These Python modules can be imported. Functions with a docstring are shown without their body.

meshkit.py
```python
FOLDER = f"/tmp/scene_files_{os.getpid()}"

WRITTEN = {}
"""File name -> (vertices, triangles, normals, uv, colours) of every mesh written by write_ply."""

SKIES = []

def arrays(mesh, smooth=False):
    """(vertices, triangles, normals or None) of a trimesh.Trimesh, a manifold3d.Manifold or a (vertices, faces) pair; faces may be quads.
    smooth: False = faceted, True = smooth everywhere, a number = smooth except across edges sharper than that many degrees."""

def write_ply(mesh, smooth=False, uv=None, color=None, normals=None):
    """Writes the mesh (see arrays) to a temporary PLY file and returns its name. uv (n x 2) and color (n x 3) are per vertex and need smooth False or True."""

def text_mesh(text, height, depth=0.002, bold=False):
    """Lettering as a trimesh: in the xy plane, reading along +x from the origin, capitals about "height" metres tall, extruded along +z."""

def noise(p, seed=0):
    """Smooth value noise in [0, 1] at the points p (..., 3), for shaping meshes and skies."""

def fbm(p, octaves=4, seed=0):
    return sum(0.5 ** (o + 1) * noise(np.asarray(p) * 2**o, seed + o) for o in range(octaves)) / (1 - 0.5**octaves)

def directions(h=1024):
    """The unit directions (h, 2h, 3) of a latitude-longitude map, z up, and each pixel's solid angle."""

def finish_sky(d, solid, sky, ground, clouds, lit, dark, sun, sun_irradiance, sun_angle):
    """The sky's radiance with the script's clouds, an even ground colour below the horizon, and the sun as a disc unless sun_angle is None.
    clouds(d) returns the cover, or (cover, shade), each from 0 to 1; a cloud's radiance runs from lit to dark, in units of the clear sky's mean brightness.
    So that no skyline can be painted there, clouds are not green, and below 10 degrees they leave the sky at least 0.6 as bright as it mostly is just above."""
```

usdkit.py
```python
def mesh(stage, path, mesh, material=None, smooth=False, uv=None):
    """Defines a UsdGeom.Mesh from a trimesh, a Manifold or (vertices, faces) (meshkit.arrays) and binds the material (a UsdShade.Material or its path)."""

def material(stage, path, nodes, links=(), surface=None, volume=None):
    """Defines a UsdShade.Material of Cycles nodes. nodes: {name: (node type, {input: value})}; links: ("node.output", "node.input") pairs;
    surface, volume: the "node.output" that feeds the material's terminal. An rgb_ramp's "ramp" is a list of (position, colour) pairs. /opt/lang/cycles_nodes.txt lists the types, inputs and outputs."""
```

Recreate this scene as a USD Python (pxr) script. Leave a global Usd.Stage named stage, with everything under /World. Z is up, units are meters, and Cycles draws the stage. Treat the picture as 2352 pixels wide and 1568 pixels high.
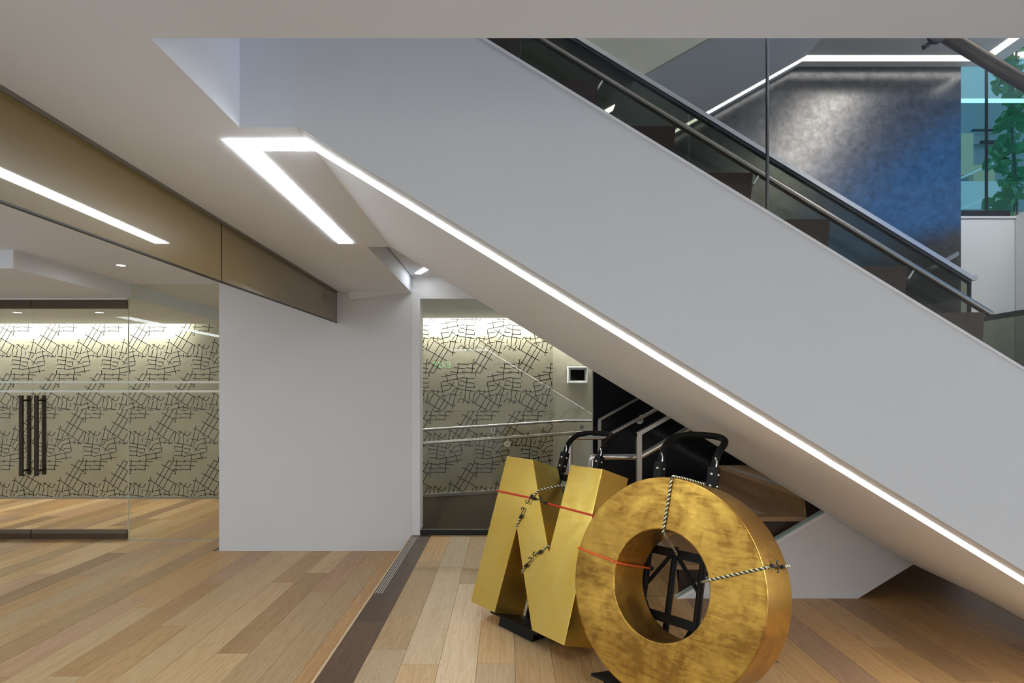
import math, random
import numpy as np
import trimesh
import usdkit
from pxr import Usd, UsdGeom, UsdLux, UsdShade, Gf, Sdf

stage = Usd.Stage.CreateInMemory()
UsdGeom.SetStageUpAxis(stage, 'Z')
UsdGeom.SetStageMetersPerUnit(stage, 1.0)
UsdGeom.Xform.Define(stage, '/World')
UsdGeom.Scope.Define(stage, '/World/Looks')
random.seed(7)
rng = np.random.default_rng(7)

# ---------------------------------------------------------------- camera, sky, lights, exposure
EYE = 1.5          # camera height above the lower floor
UP = 0.15          # the raised floor with the letters
cam = UsdGeom.Camera.Define(stage, '/World/camera')
cam.CreateHorizontalApertureAttr(36.0)
cam.CreateFocalLengthAttr(36.0 * 1320 / 2352)
cam.CreateHorizontalApertureOffsetAttr(36.0 * 13 / 2352)
cam.CreateVerticalApertureOffsetAttr(36.0 * 121 / 2352)
cam.CreateClippingRangeAttr(Gf.Vec2f(0.05, 1000))
cam.CreateExposureAttr(-0.6)
ux = UsdGeom.Xformable(cam)
ux.AddTranslateOp().Set(Gf.Vec3d(0, 0, EYE))
ux.AddRotateXOp().Set(90.0)

sky = UsdLux.DomeLight.Define(stage, '/World/sky')
sky.CreateIntensityAttr(0.36)
sky.CreateColorAttr(Gf.Vec3f(0.98, 0.99, 1.0))

LED = 24.0         # radiance of the linear ceiling lights
COVE = 75.0        # radiance of the lights above the map walls


def spot(name, pos, aim, color, power, half, soft):
    """A real accent lamp: a small lamp with a beam."""
    s = UsdLux.SphereLight.Define(stage, '/World/' + name)
    s.CreateRadiusAttr(0.02)
    s.CreateIntensityAttr(power)
    s.CreateColorAttr(Gf.Vec3f(*color))
    sh = UsdLux.ShapingAPI.Apply(s.GetPrim())
    sh.CreateShapingConeAngleAttr(half)
    sh.CreateShapingConeSoftnessAttr(soft)
    d = np.array(aim, float) - np.array(pos, float)
    d /= np.linalg.norm(d)
    z = -d
    x = np.cross([0, 0, 1.0], z); x /= np.linalg.norm(x)
    y = np.cross(z, x)
    m = Gf.Matrix4d(*x, 0, *y, 0, *z, 0, *map(float, pos), 1)
    UsdGeom.Xformable(s).AddTransformOp().Set(m)


spot('spot_lamp_parapet', (4.2, 4.2, EYE + 3.08), (4.62, 5.58, EYE + 1.1), (.92, .97, 1.0), 9000, 30, 1.0)

# ---------------------------------------------------------------- helpers
LOC = {}
COUNT = {}


def numbered(parent, name):
    k = (parent, name)
    n = COUNT.get(k, 0)
    COUNT[k] = n + 1
    return f'{parent}/{name}' if n == 0 else f'{parent}/{name}_{n:03d}'


def keys(prim, **kw):
    for k, v in kw.items():
        if v:
            prim.SetCustomDataByKey(k, v)
    return prim


def thing(name, label=None, category=None, loc=(0, 0, 0), group=None, kind=None, matrix=None):
    p = numbered('/World', name)
    x = UsdGeom.Xform.Define(stage, p)
    if matrix is not None:
        x.AddTransformOp().Set(matrix)
        LOC[p] = np.zeros(3)
    else:
        x.AddTranslateOp().Set(Gf.Vec3d(*map(float, loc)))
        LOC[p] = np.array(loc, float)
    keys(x.GetPrim(), label=label, category=category, group=group, kind=kind)
    return p


def obj(name, mesh, mat, parent='/World', smooth=False, label=None, category=None, group=None, kind=None):
    """One Mesh prim; points are given in world coordinates (or in the thing's own frame if that has a matrix)."""
    p = numbered(parent, name)
    loc = LOC.get(parent, np.zeros(3))
    if isinstance(mesh, (tuple, list)) and not isinstance(mesh, trimesh.Trimesh):
        v, f = np.asarray(mesh[0], float), np.asarray(mesh[1], int)
        if f.shape[1] == 4:
            f = np.vstack([f[:, [0, 1, 2]], f[:, [0, 2, 3]]])
        mesh = trimesh.Trimesh(v, f, process=False)
    m = mesh.copy()
    if parent == '/World':
        pass
    m.vertices = m.vertices - loc
    usdkit.mesh(stage, p, m, '/World/Looks/' + mat, smooth=smooth)
    LOC[p] = loc
    keys(stage.GetPrimAtPath(p), label=label, category=category, group=group, kind=kind)
    return p


def cat(*ms):
    out = []
    for m in ms:
        if isinstance(m, (list,)):
            out += m
        else:
            out.append(m)
    return trimesh.util.concatenate(out)


def box(x0, x1, y0, y1, z0, z1):
    m = trimesh.creation.box([abs(x1 - x0), abs(y1 - y0), abs(z1 - z0)])
    m.apply_translation([(x0 + x1) / 2, (y0 + y1) / 2, (z0 + z1) / 2])
    return m


def prism_xz(poly, y0, y1):
    """Polygon in the xz plane extruded along y."""
    from shapely.geometry import Polygon
    m = trimesh.creation.extrude_polygon(Polygon(poly), abs(y1 - y0))
    v = m.vertices
    w = np.stack([v[:, 0], min(y0, y1) + v[:, 2], v[:, 1]], 1)
    r = trimesh.Trimesh(w, m.faces[:, ::-1], process=False)
    return r


def prism_yz(poly, x0, x1):
    from shapely.geometry import Polygon
    m = trimesh.creation.extrude_polygon(Polygon(poly), abs(x1 - x0))
    v = m.vertices
    w = np.stack([min(x0, x1) + v[:, 2], v[:, 0], v[:, 1]], 1)
    return trimesh.Trimesh(w, m.faces, process=False)


def prism_xy(poly, z0, z1):
    from shapely.geometry import Polygon
    m = trimesh.creation.extrude_polygon(Polygon(poly), abs(z1 - z0))
    m.apply_translation([0, 0, min(z0, z1)])
    return m


def hull(points):
    return trimesh.convex.convex_hull(np.asarray(points, float))


def tube(path, r, n=12, closed=False, cap=True):
    P = np.asarray(path, float)
    m = len(P)
    if closed:
        T = np.roll(P, -1, 0) - np.roll(P, 1, 0)
    else:
        T = np.gradient(P, axis=0)
    T /= np.linalg.norm(T, axis=1)[:, None]
    a = np.array([0, 0, 1.0]) if abs(T[0][2]) < .9 else np.array([1.0, 0, 0])
    N = np.cross(T[0], a); N /= np.linalg.norm(N)
    R = np.broadcast_to(np.asarray(r, float), (m,))
    V = []
    th = np.arange(n) * 2 * np.pi / n
    for i in range(m):
        N = N - T[i] * (N @ T[i]); N /= np.linalg.norm(N)
        B = np.cross(T[i], N)
        V.append(P[i] + R[i] * (np.cos(th)[:, None] * N + np.sin(th)[:, None] * B))
    V = np.vstack(V)
    F = []
    k = m if closed else m - 1
    for i in range(k):
        for j in range(n):
            a0, a1 = i * n + j, i * n + (j + 1) % n
            b0, b1 = ((i + 1) % m) * n + j, ((i + 1) % m) * n + (j + 1) % n
            F += [[a0, a1, b1], [a0, b1, b0]]
    if cap and not closed:
        c0, c1 = len(V), len(V) + 1
        V = np.vstack([V, P[0], P[-1]])
        for j in range(n):
            F += [[c0, (j + 1) % n, j], [c1, (m - 1) * n + j, (m - 1) * n + (j + 1) % n]]
    return trimesh.Trimesh(V, np.array(F), process=False)


def smooth_path(pts, n=8):
    """Catmull-Rom through the points."""
    P = np.asarray(pts, float)
    Q = np.vstack([2 * P[0] - P[1], P, 2 * P[-1] - P[-2]])
    out = []
    for i in range(1, len(Q) - 2):
        for t in np.arange(n) / n:
            a, b, c, d = Q[i - 1:i + 3]
            out.append(.5 * ((2 * b) + (c - a) * t + (2 * a - 5 * b + 4 * c - d) * t * t + (3 * b - a - 3 * c + d) * t ** 3))
    out.append(P[-1])
    return np.array(out)


def round_corners(pts, r, n=6):
    P = [np.asarray(p, float) for p in pts]
    out = [P[0]]
    for i in range(1, len(P) - 1):
        a, b, c = P[i - 1], P[i], P[i + 1]
        u, w = (a - b), (c - b)
        lu, lw = np.linalg.norm(u), np.linalg.norm(w)
        d = min(r, lu * .45, lw * .45)
        p0, p1 = b + u / lu * d, b + w / lw * d
        for t in np.linspace(0, 1, n):
            out.append((1 - t) ** 2 * p0 + 2 * t * (1 - t) * b + t * t * p1)
    out.append(P[-1])
    return np.array(out)


def cyl(p0, p1, r, n=16):
    return tube([p0, p1], r, n)


def bar_xz(x0, z0, x1, z1, w, y0, y1):
    """A straight bar in an xz plane: centre line, width w, from y0 to y1."""
    d = np.array([x1 - x0, z1 - z0]); d /= np.linalg.norm(d)
    q = np.array([-d[1], d[0]]) * w / 2
    a, b = np.array([x0, z0]), np.array([x1, z1])
    return prism_xz([a - q, b - q, b + q, a + q], y0, y1)


def sphere(c, r, s=2):
    m = trimesh.creation.icosphere(s, r)
    m.apply_translation(c)
    return m


# ---------------------------------------------------------------- materials
def mat(name, nodes, links, surface):
    usdkit.material(stage, '/World/Looks/' + name, nodes, links, surface=surface)


def plain(name, color, rough=.5, metal=0.0, spec=.5, bump=0, bscale=40, coat=0, **kw):
    nodes = {'p': ('principled_bsdf', dict(base_color=color, roughness=rough, metallic=metal, specular_ior_level=spec, coat_weight=coat, **kw))}
    links = []
    if bump:
        nodes['g'] = ('geometry', {})
        nodes['n'] = ('noise_texture', dict(scale=bscale, detail=4))
        nodes['b'] = ('bump', dict(strength=bump, distance=.002))
        links = [('g.position', 'n.vector'), ('n.fac', 'b.height'), ('b.normal', 'p.normal')]
    mat(name, nodes, links, 'p.BSDF')


def glow(name, color, strength):
    mat(name, {'e': ('emission', dict(color=color, strength=strength))}, [], 'e.emission')


def pane(name, tint, refl=1.0, ior=1.45, rough=0.0):
    mat(name, {'t': ('transparent_bsdf', dict(color=tint)),
               'g': ('glossy_bsdf', dict(color=(refl, refl, refl), roughness=rough)),
               'f': ('layer_weight', dict(blend=.5)),
               'p': ('math', dict(math_type='power', value2=5.0)),
               'q': ('math', dict(math_type='multiply_add', value2=.96, value3=.025)),
               'm': ('mix_closure', {})},
        [('f.facing', 'p.value1'), ('p.value', 'q.value1'), ('q.value', 'm.fac'), ('t.BSDF', 'm.closure1'), ('g.BSDF', 'm.closure2')], 'm.closure')


plain('white_paint', (.73, .74, .755), .6, spec=.3, bump=.05, bscale=120)
plain('ceiling_paint', (.83, .86, .905), .6, spec=.3, bump=.05, bscale=120)
plain('white_trim', (.82, .82, .83), .45, spec=.4)
plain('cream_paint', (.62, .59, .47), .6, spec=.3, bump=.05, bscale=120)
plain('grey_reveal', (.30, .29, .29), .6)
plain('sub_floor', (.42, .42, .43), .7)
plain('black_rubber', (.004, .004, .004), .6, spec=.18)
plain('black_paint', (.005, .005, .005), .45, spec=.22)
plain('black_gloss', (.003, .003, .005), .42, spec=.2)
plain('black_trim', (.008, .008, .008), .4)
plain('steel', (.62, .61, .59), .28, metal=1.0)
plain('bright_steel', (.75, .75, .76), .22, metal=1.0)
plain('dark_steel', (.13, .10, .075), .35, metal=1.0)
plain('bronze', (.045, .033, .022), .32, metal=.6)
plain('brushed_rail', (.34, .31, .27), .3, metal=1.0)
plain('bronze_rail', (.10, .08, .06), .35, metal=.9)
plain('grip_strip', (.62, .62, .60), .5)
plain('glass_edge', (.25, .36, .33), .15)
plain('pale_edge', (.66, .70, .60), .2)
plain('screen_dark', (.012, .014, .013), .15)
plain('red_cord', (.62, .03, .015), .45, bump=.3, bscale=900)
plain('orange_cord', (.75, .12, .02), .5, bump=.3, bscale=900)
plain('pale_strand', (.80, .74, .50), .55)
plain('dark_strand', (.03, .04, .03), .55)
plain('hook_black', (.008, .008, .008), .4)
plain('map_ink', (.014, .014, .009), .75, spec=.15)
plain('stem_bark', (.16, .17, .13), .7)
plain('frosted_band', (.80, .82, .72), .6)
pane('clear_glass', (.97, .98, .96), .8)
pane('door_glass', (.95, .965, .925), .8)
pane('screen_glass', (.95, .955, .92), .8)
pane('smoked_glass', (.55, .575, .50), .7)
pane('stair_glass', (.975, .985, .965), .07, rough=.08)
pane('teal_glass', (.52, .84, .95), .4)
glow('led', (.93, .97, 1.0), LED)
glow('cove_led', (1.0, .98, .93), COVE)
glow('upper_led', (1.0, .985, .97), 3.0)
glow('downlight', (1.0, .97, .92), 260.0)
glow('dim_lamp', (1.0, .97, .85), 8.0)
glow('exit_green', (.03, .9, .35), 9.0)

# map wallcovering: pale greenish beige with faint mottling
mat('map_paper', {'g': ('geometry', {}), 'n': ('noise_texture', dict(scale=3.0, detail=3)),
                  'r': ('rgb_ramp', dict(ramp=[(.3, (.42, .395, .30)), (.7, (.48, .455, .35))])),
                  'p': ('principled_bsdf', dict(roughness=.5, specular_ior_level=.3))},
    [('g.position', 'n.vector'), ('n.fac', 'r.fac'), ('r.color', 'p.base_color')], 'p.BSDF')
# gold-brown back-painted glass
plain('gold_glass', (.17, .115, .036), .35, coat=1.0, coat_roughness=.02)
# carpet
mat('carpet', {'g': ('geometry', {}), 'n': ('noise_texture', dict(scale=140, detail=4, roughness=.7)),
               'r': ('rgb_ramp', dict(ramp=[(.3, (.012, .009, .006)), (.7, (.055, .042, .028))])),
               'b': ('bump', dict(strength=.8, distance=.004)),
               'p': ('principled_bsdf', dict(roughness=.95, specular_ior_level=.1))},
    [('g.position', 'n.vector'), ('n.fac', 'r.fac'), ('r.color', 'p.base_color'), ('n.fac', 'b.height'), ('b.normal', 'p.normal')], 'p.BSDF')
# dark feature wall: near-black hide-like covering, satin
mat('feature_hide', {'g': ('geometry', {}), 'n': ('noise_texture', dict(scale=9, detail=8, roughness=.72)),
                     'n2': ('noise_texture', dict(scale=160, detail=3, roughness=.6)),
                     'r': ('rgb_ramp', dict(ramp=[(.32, (.003, .003, .004)), (.68, (.016, .015, .015))])),
                     'a': ('mix', dict(mix_type='mix', fac=.5)),
                     'b': ('bump', dict(strength=.16, distance=.002)),
                     'sv': ('noise_texture', dict(scale=14, detail=10, roughness=.8)),
                     'sr': ('map_range', dict(from_min=.35, from_max=.65, to_min=.45, to_max=1.0, clamp=True)),
                     'p': ('principled_bsdf', dict(roughness=.21, ior=1.9))},
    [('g.position', 'n.vector'), ('g.position', 'n2.vector'), ('n.color', 'a.color1'), ('n2.color', 'a.color2'),
     ('a.color', 'r.fac'), ('r.color', 'p.base_color'), ('n2.fac', 'b.height'), ('b.normal', 'p.normal'), ('g.position', 'sv.vector'), ('sv.fac', 'sr.value'), ('sr.result', 'p.specular_ior_level')], 'p.BSDF')
# gold leaf: warm metal with rubbed darker patina and fine scratches


def gold(name, light, dark, rough, shift=0.0, vary=.16):
    mat(name, {'g': ('geometry', {}),
               'n': ('noise_texture', dict(scale=3.2, detail=10, roughness=.62, distortion=.9)),
               'm': ('mapping', dict(scale=(3, 3, 22), rotation=(.5, .7, .3))),
               's': ('noise_texture', dict(scale=2.0, detail=8, roughness=.72, distortion=1.2)),
               'f': ('noise_texture', dict(scale=45.0, detail=6, roughness=.7)),
               'x': ('mix', dict(fac=.34)), 'y': ('mix', dict(fac=.16)),
               'r': ('rgb_ramp', dict(ramp=[(.43 + shift, dark), (.50 + shift, tuple(.5 * (a + b) for a, b in zip(light, dark))), (.57 + shift, light)])),
               'rr': ('rgb_ramp', dict(ramp=[(.38, (rough + vary,) * 3), (.60, (rough - .04,) * 3)])),
               'b': ('bump', dict(strength=.10, distance=.001)),
               'p': ('principled_bsdf', dict(metallic=.93, specular_ior_level=.5))},
        [('g.position', 'n.vector'), ('g.position', 'm.vector'), ('m.vector', 's.vector'), ('g.position', 'f.vector'),
         ('n.color', 'x.color1'), ('s.color', 'x.color2'), ('x.color', 'y.color1'), ('f.color', 'y.color2'),
         ('y.color', 'r.fac'), ('y.color', 'rr.fac'), ('r.color', 'p.base_color'), ('rr.color', 'p.roughness'),
         ('f.fac', 'b.height'), ('b.normal', 'p.normal')], 'p.BSDF')


gold('gold_leaf', (.95, .68, .17), (.80, .52, .10), .32, 0.0, .03)
gold('gold_leaf_worn', (.86, .52, .10), (.30, .15, .028), .27, .022, .14)


def wood(name, a, b, c, rough=.42, axis=1, spec=.4):
    """Oak board: grain along the axis, tone shifts from board to board."""
    lo = [14.0, 14.0, 14.0]; lo[axis] = .55
    hi = [150.0, 150.0, 150.0]; hi[axis] = 3.5
    md = [30.0, 30.0, 30.0]; md[axis] = 1.3
    mat(name, {'g': ('geometry', {}), 'o': ('object_info', {}),
               'k': ('math', dict(math_type='multiply', value2=37.0)),
               'cx': ('combine_xyz', {}),
               'ad': ('vector_math', dict(math_type='add')),
               'm1': ('mapping', dict(scale=tuple(lo))), 'm2': ('mapping', dict(scale=tuple(hi))), 'm3': ('mapping', dict(scale=tuple(md))),
               'n1': ('noise_texture', dict(scale=1.0, detail=4, roughness=.55, distortion=1.3)),
               'n2': ('noise_texture', dict(scale=1.0, detail=3, roughness=.6)),
               'n3': ('noise_texture', dict(scale=1.0, detail=2, roughness=.5, distortion=2.5)),
               'w': ('math', dict(math_type='multiply', value2=9.0)),
               'wf': ('math', dict(math_type='pingpong', value2=1.0)),
               'x': ('mix', dict(fac=.30)), 'x2': ('mix', dict(fac=.35)),
               'r': ('rgb_ramp', dict(ramp=[(.22, c), (.48, a), (.78, b)])),
               'h': ('hsv', dict(hue=.5, saturation=1.0)),
               'v': ('map_range', dict(from_min=0.0, from_max=1.0, to_min=.80, to_max=1.18)),
               'bm': ('bump', dict(strength=.12, distance=.001)),
               'p': ('principled_bsdf', dict(roughness=rough, specular_ior_level=spec))},
        [('o.random', 'k.value1'), ('k.value', 'cx.x'), ('k.value', 'cx.y'), ('k.value', 'cx.z'),
         ('g.position', 'ad.vector1'), ('cx.vector', 'ad.vector2'),
         ('ad.vector', 'm1.vector'), ('ad.vector', 'm2.vector'), ('ad.vector', 'm3.vector'),
         ('m1.vector', 'n1.vector'), ('m2.vector', 'n2.vector'), ('m3.vector', 'n3.vector'),
         ('n3.fac', 'w.value1'), ('w.value', 'wf.value1'),
         ('n1.color', 'x.color1'), ('n2.color', 'x.color2'), ('x.color', 'x2.color1'), ('wf.value', 'x2.color2'),
         ('x2.color', 'r.fac'), ('r.color', 'h.color'), ('o.random', 'v.value'), ('v.result', 'h.value'), ('h.color', 'p.base_color'),
         ('n2.fac', 'bm.height'), ('bm.normal', 'p.normal')], 'p.BSDF')


OAK = ['oak_honey', 'oak_sand', 'oak_amber', 'oak_brown', 'oak_rose']
wood('oak_honey', (.49, .30, .13), (.56, .36, .18), (.36, .20, .08))
wood('oak_sand', (.56, .375, .19), (.64, .45, .25), (.45, .28, .13))
wood('oak_amber', (.47, .27, .11), (.55, .34, .155), (.36, .19, .07))
wood('oak_brown', (.33, .19, .085), (.41, .25, .12), (.24, .13, .055))
wood('oak_rose', (.43, .255, .14), (.50, .31, .18), (.33, .18, .09))
wood('oak_pale', (.62, .455, .28), (.71, .55, .36), (.52, .35, .19))
wood('oak_dark', (.115, .066, .036), (.155, .092, .052), (.08, .045, .024))
wood('walnut', (.032, .015, .009), (.048, .024, .015), (.022, .010, .006), axis=2, rough=.38)
wood('stair_oak', (.33, .19, .09), (.42, .26, .13), (.25, .135, .06), axis=1, rough=.35)

mat('leaf', {'o': ('object_info', {}), 'r': ('rgb_ramp', dict(ramp=[(0, (.07, .34, .16)), (1, (.14, .55, .26))])),
             'p': ('principled_bsdf', dict(roughness=.4)), 't': ('translucent_bsdf', dict(color=(.06, .30, .10))), 'm': ('mix_closure', dict(fac=.3))},
    [('o.random', 'r.fac'), ('r.color', 'p.base_color'), ('p.BSDF', 'm.closure1'), ('t.BSDF', 'm.closure2')], 'm.closure')

# ================================================================= LARGE STRUCTURE
HC = EYE + .97       # main ceiling
HI = EYE + 1.13      # ceiling beyond the gold panels
D_FACE = 2.09        # face of the near staircase
SL = .611            # slope of the stairs


def zb(X): return EYE + .506 - SL * X      # soffit line of the near flight
def zt(X): return EYE + 1.236 - SL * X     # top of its side panel


# ---- floors with separate boards
fl = thing('floor', kind='structure', label='lower oak plank floor running from the foreground to the map wall behind the glass doors')
obj('slab', box(-10, -.905, -3, 8.3, -.25, -.017), 'sub_floor', fl)
PW = .19
row = 0
x1 = -.918
plank_n = 0
while x1 > -8.6:
    x0 = x1 - PW
    y = 1.6 + random.random() * .9 - 1.2
    while y < 8.25:
        L = random.choice([1.2, 1.5, 1.9, 2.2, 2.4])
        y0, y1 = max(y, -1.0), min(y + L, 8.27)
        y += L
        if y1 - y0 < .05 or y1 < -x1 / .95 - .3 or y1 < 1.9:
            continue
        if x1 <= -2.75 or y0 < 5.5:
            if x1 > -2.8 and y1 > 5.5:
                y1 = 5.5
            r = random.random()
            m = OAK[0] if r < .36 else OAK[1] if r < .66 else OAK[2] if r < .80 else OAK[3] if r < .86 else OAK[4]
            if row == 0:
                m = 'oak_amber'
            obj('plank', box(x0 + .0008, x1 - .0008, y0 + .0008, y1 - .0008, -.017, 0), m, fl)
            plank_n += 1
    x1 = x0
    row += 1

fu = thing('floor', kind='structure', label='raised oak plank floor under the gold letters, one step above the rest')
obj('slab', box(-.903, 5.2, -3, 5.53, -.25, UP - .017), 'sub_floor', fu)
x0 = -.717
row = 0
while x0 < 4.9:
    x1 = x0 + PW
    y = .2 + random.random() * 1.2
    if row == 3:
        y = 2.885 - 1.6
    while y < 5.5:
        L = random.choice([1.3, 1.6, 1.9, 2.2]) if row != 3 else 1.6
        y0, y1 = y, min(y + L, 5.52)
        y += L
        if y1 < 1.9 or y1 - y0 < .05 or y1 < x0 / .92 - .3:
            continue
        r = random.random()
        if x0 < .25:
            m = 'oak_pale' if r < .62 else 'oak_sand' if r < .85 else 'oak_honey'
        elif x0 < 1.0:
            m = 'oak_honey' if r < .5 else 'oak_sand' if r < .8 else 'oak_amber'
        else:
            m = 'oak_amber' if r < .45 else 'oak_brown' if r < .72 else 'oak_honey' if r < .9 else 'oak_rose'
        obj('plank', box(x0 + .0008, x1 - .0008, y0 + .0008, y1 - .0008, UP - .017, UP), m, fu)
    x0 = x1
    row += 1
# dark step edge of the raised floor
ys = [.5, 2.05, 3.42, 5.30, 5.52]
for a, b in zip(ys[:-1], ys[1:]):
    obj('nosing_plank', box(-.902, -.7178, a + .0008, b - .0008, UP - .017, UP), 'oak_dark', fu, label='dark stained plank along the step edge')
obj('nosing_trim', box(-.914, -.902, .5, 5.5, UP - .04, UP + .001), 'oak_pale', fu, label='pale strip along the step edge')
obj('step_riser', box(-.911, -.903, .5, 5.5, 0, UP - .04), 'oak_honey', fu)
for k in range(4):
    X = -.889 + k * .0147
    obj('grip_strip', box(X - .0026, X + .0026, 3.9, 5.44, UP, UP + .0012), 'grip_strip', fu, label='thin pale anti-slip line in the dark plank')

# ---- main ceiling
ce = thing('ceiling', kind='structure', label='white flat ceiling over the foreground with the stair opening cut into it')
T = .38
obj('ceiling_panel', prism_xy([(-1.583, -2.5), (4.6, -2.5), (4.6, 1.566), (-.97, 1.566), (-.97, 2.09), (-.76, 2.09), (-.76, 3.79), (-.915, 3.79), (-.905, 5.52), (-1.583, 5.52)], HC, HC + T), 'ceiling_paint', ce)
obj('ceiling_lip', hull([(x, y, z) for y in (5.44, 5.499) for (x, z) in ((-1.50, HC - .0005), (-1.48, HC - .072), (-.905, HC - .0005))]), 'ceiling_paint', ce)
obj('shadow_gap', box(-1.64, -1.5835, -2.5, 5.5, HC + .004, HC + .03), 'grey_reveal', ce)
ce2 = thing('ceiling', kind='structure', label='ceiling beyond the gold glass panels, with a lower step towards the doors')
obj('ceiling_panel', box(-3.86, -1.645, -2.5, 8.05, HI, HI + .1), 'ceiling_paint', ce2)
obj('ceiling_panel', box(-9, -3.86, 4.5, 8.05, EYE + .985, HI + .1), 'ceiling_paint', ce2)
obj('ceiling_panel', box(-9, -3.86, -2.5, 4.5, HI, HI + .1), 'ceiling_paint', ce2)
ce3 = thing('ceiling', kind='structure', label='small raised ceiling between the column and the staircase, above the glass screen')
obj('ceiling_panel', box(-.90, .95, 3.8, 5.6, EYE + 1.12, EYE + 1.2), 'ceiling_paint', ce3)
obj('ceiling_panel', box(-1.645, 1.6, 5.6, 7.85, EYE + 1.04, EYE + 1.2), 'ceiling_paint', ce3)

# ---- column wall in the middle
obj('wall_middle', box(-2.75, -.90, 5.5, 6.2, 0, HI + .1), 'white_paint', kind='structure', label='plain white column wall between the glass doors and the glass screen')
obj('trim_1', box(-.90, -.826, 5.5, 5.62, UP, EYE + 1.12), 'white_trim', kind='structure', label='bright white jamb on the right edge of the column wall')
obj('trim_2', box(-.826, 2.2, 5.50, 5.60, EYE + .914, EYE + 1.12), 'white_trim', kind='structure', label='white header above the glass screen')
obj('wall_left', box(-9.2, -9.0, 2.0, 8.4, 0, HI), 'white_paint', kind='structure', label='white wall at the far left end of the corridor')

# ================================================================= MAP WALLS
SEG = [(700, 60, 465, 445), (775, 67, 505, 515), (785, 200, 600, 520), (585, 127, 790, 245), (497, 267, 840, 460), (425, 405, 700, 590),
       (780, 440, 695, 580), (815, 430, 785, 590), (404, 342, 340, 610), (355, 388, 425, 398), (450, 460, 425, 580), (315, 553, 455, 580),
       (120, 425, 262, 508), (165, 418, 113, 497), (240, 430, 190, 512), (318, 443, 278, 503), (137, 505, 107, 635), (203, 518, 165, 840),
       (270, 543, 258, 605), (50, 618, 180, 638), (190, 640, 275, 648), (280, 655, 355, 672), (330, 610, 315, 685), (400, 595, 360, 655),
       (50, 680, 190, 690), (49, 672, 48, 715), (50, 748, 207, 762), (210, 712, 303, 718), (303, 715, 292, 775), (212, 778, 280, 788),
       (45, 820, 190, 828), (200, 842, 570, 770), (315, 793, 333, 900), (330, 895, 580, 850), (473, 765, 503, 900), (363, 695, 455, 750),
       (450, 645, 380, 762), (450, 645, 580, 612), (537, 517, 583, 760), (465, 560, 580, 540), (458, 718, 590, 700), (585, 605, 745, 630),
       (640, 575, 628, 640), (708, 595, 700, 645), (765, 595, 750, 625), (763, 764, 771, 772), (40, 912, 235, 932), (205, 910, 430, 930),
       (88, 55, 65, 280), (45, 985, 178, 995), (195, 980, 375, 996), (320, 895, 305, 1060), (150, 1048, 318, 1058), (150, 1040, 147, 1068),
       (40, 1055, 120, 1060), (45, 1122, 70, 1122), (775, 850, 770, 912), (760, 935, 700, 905)]
TX, TY = 740., 845.


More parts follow.
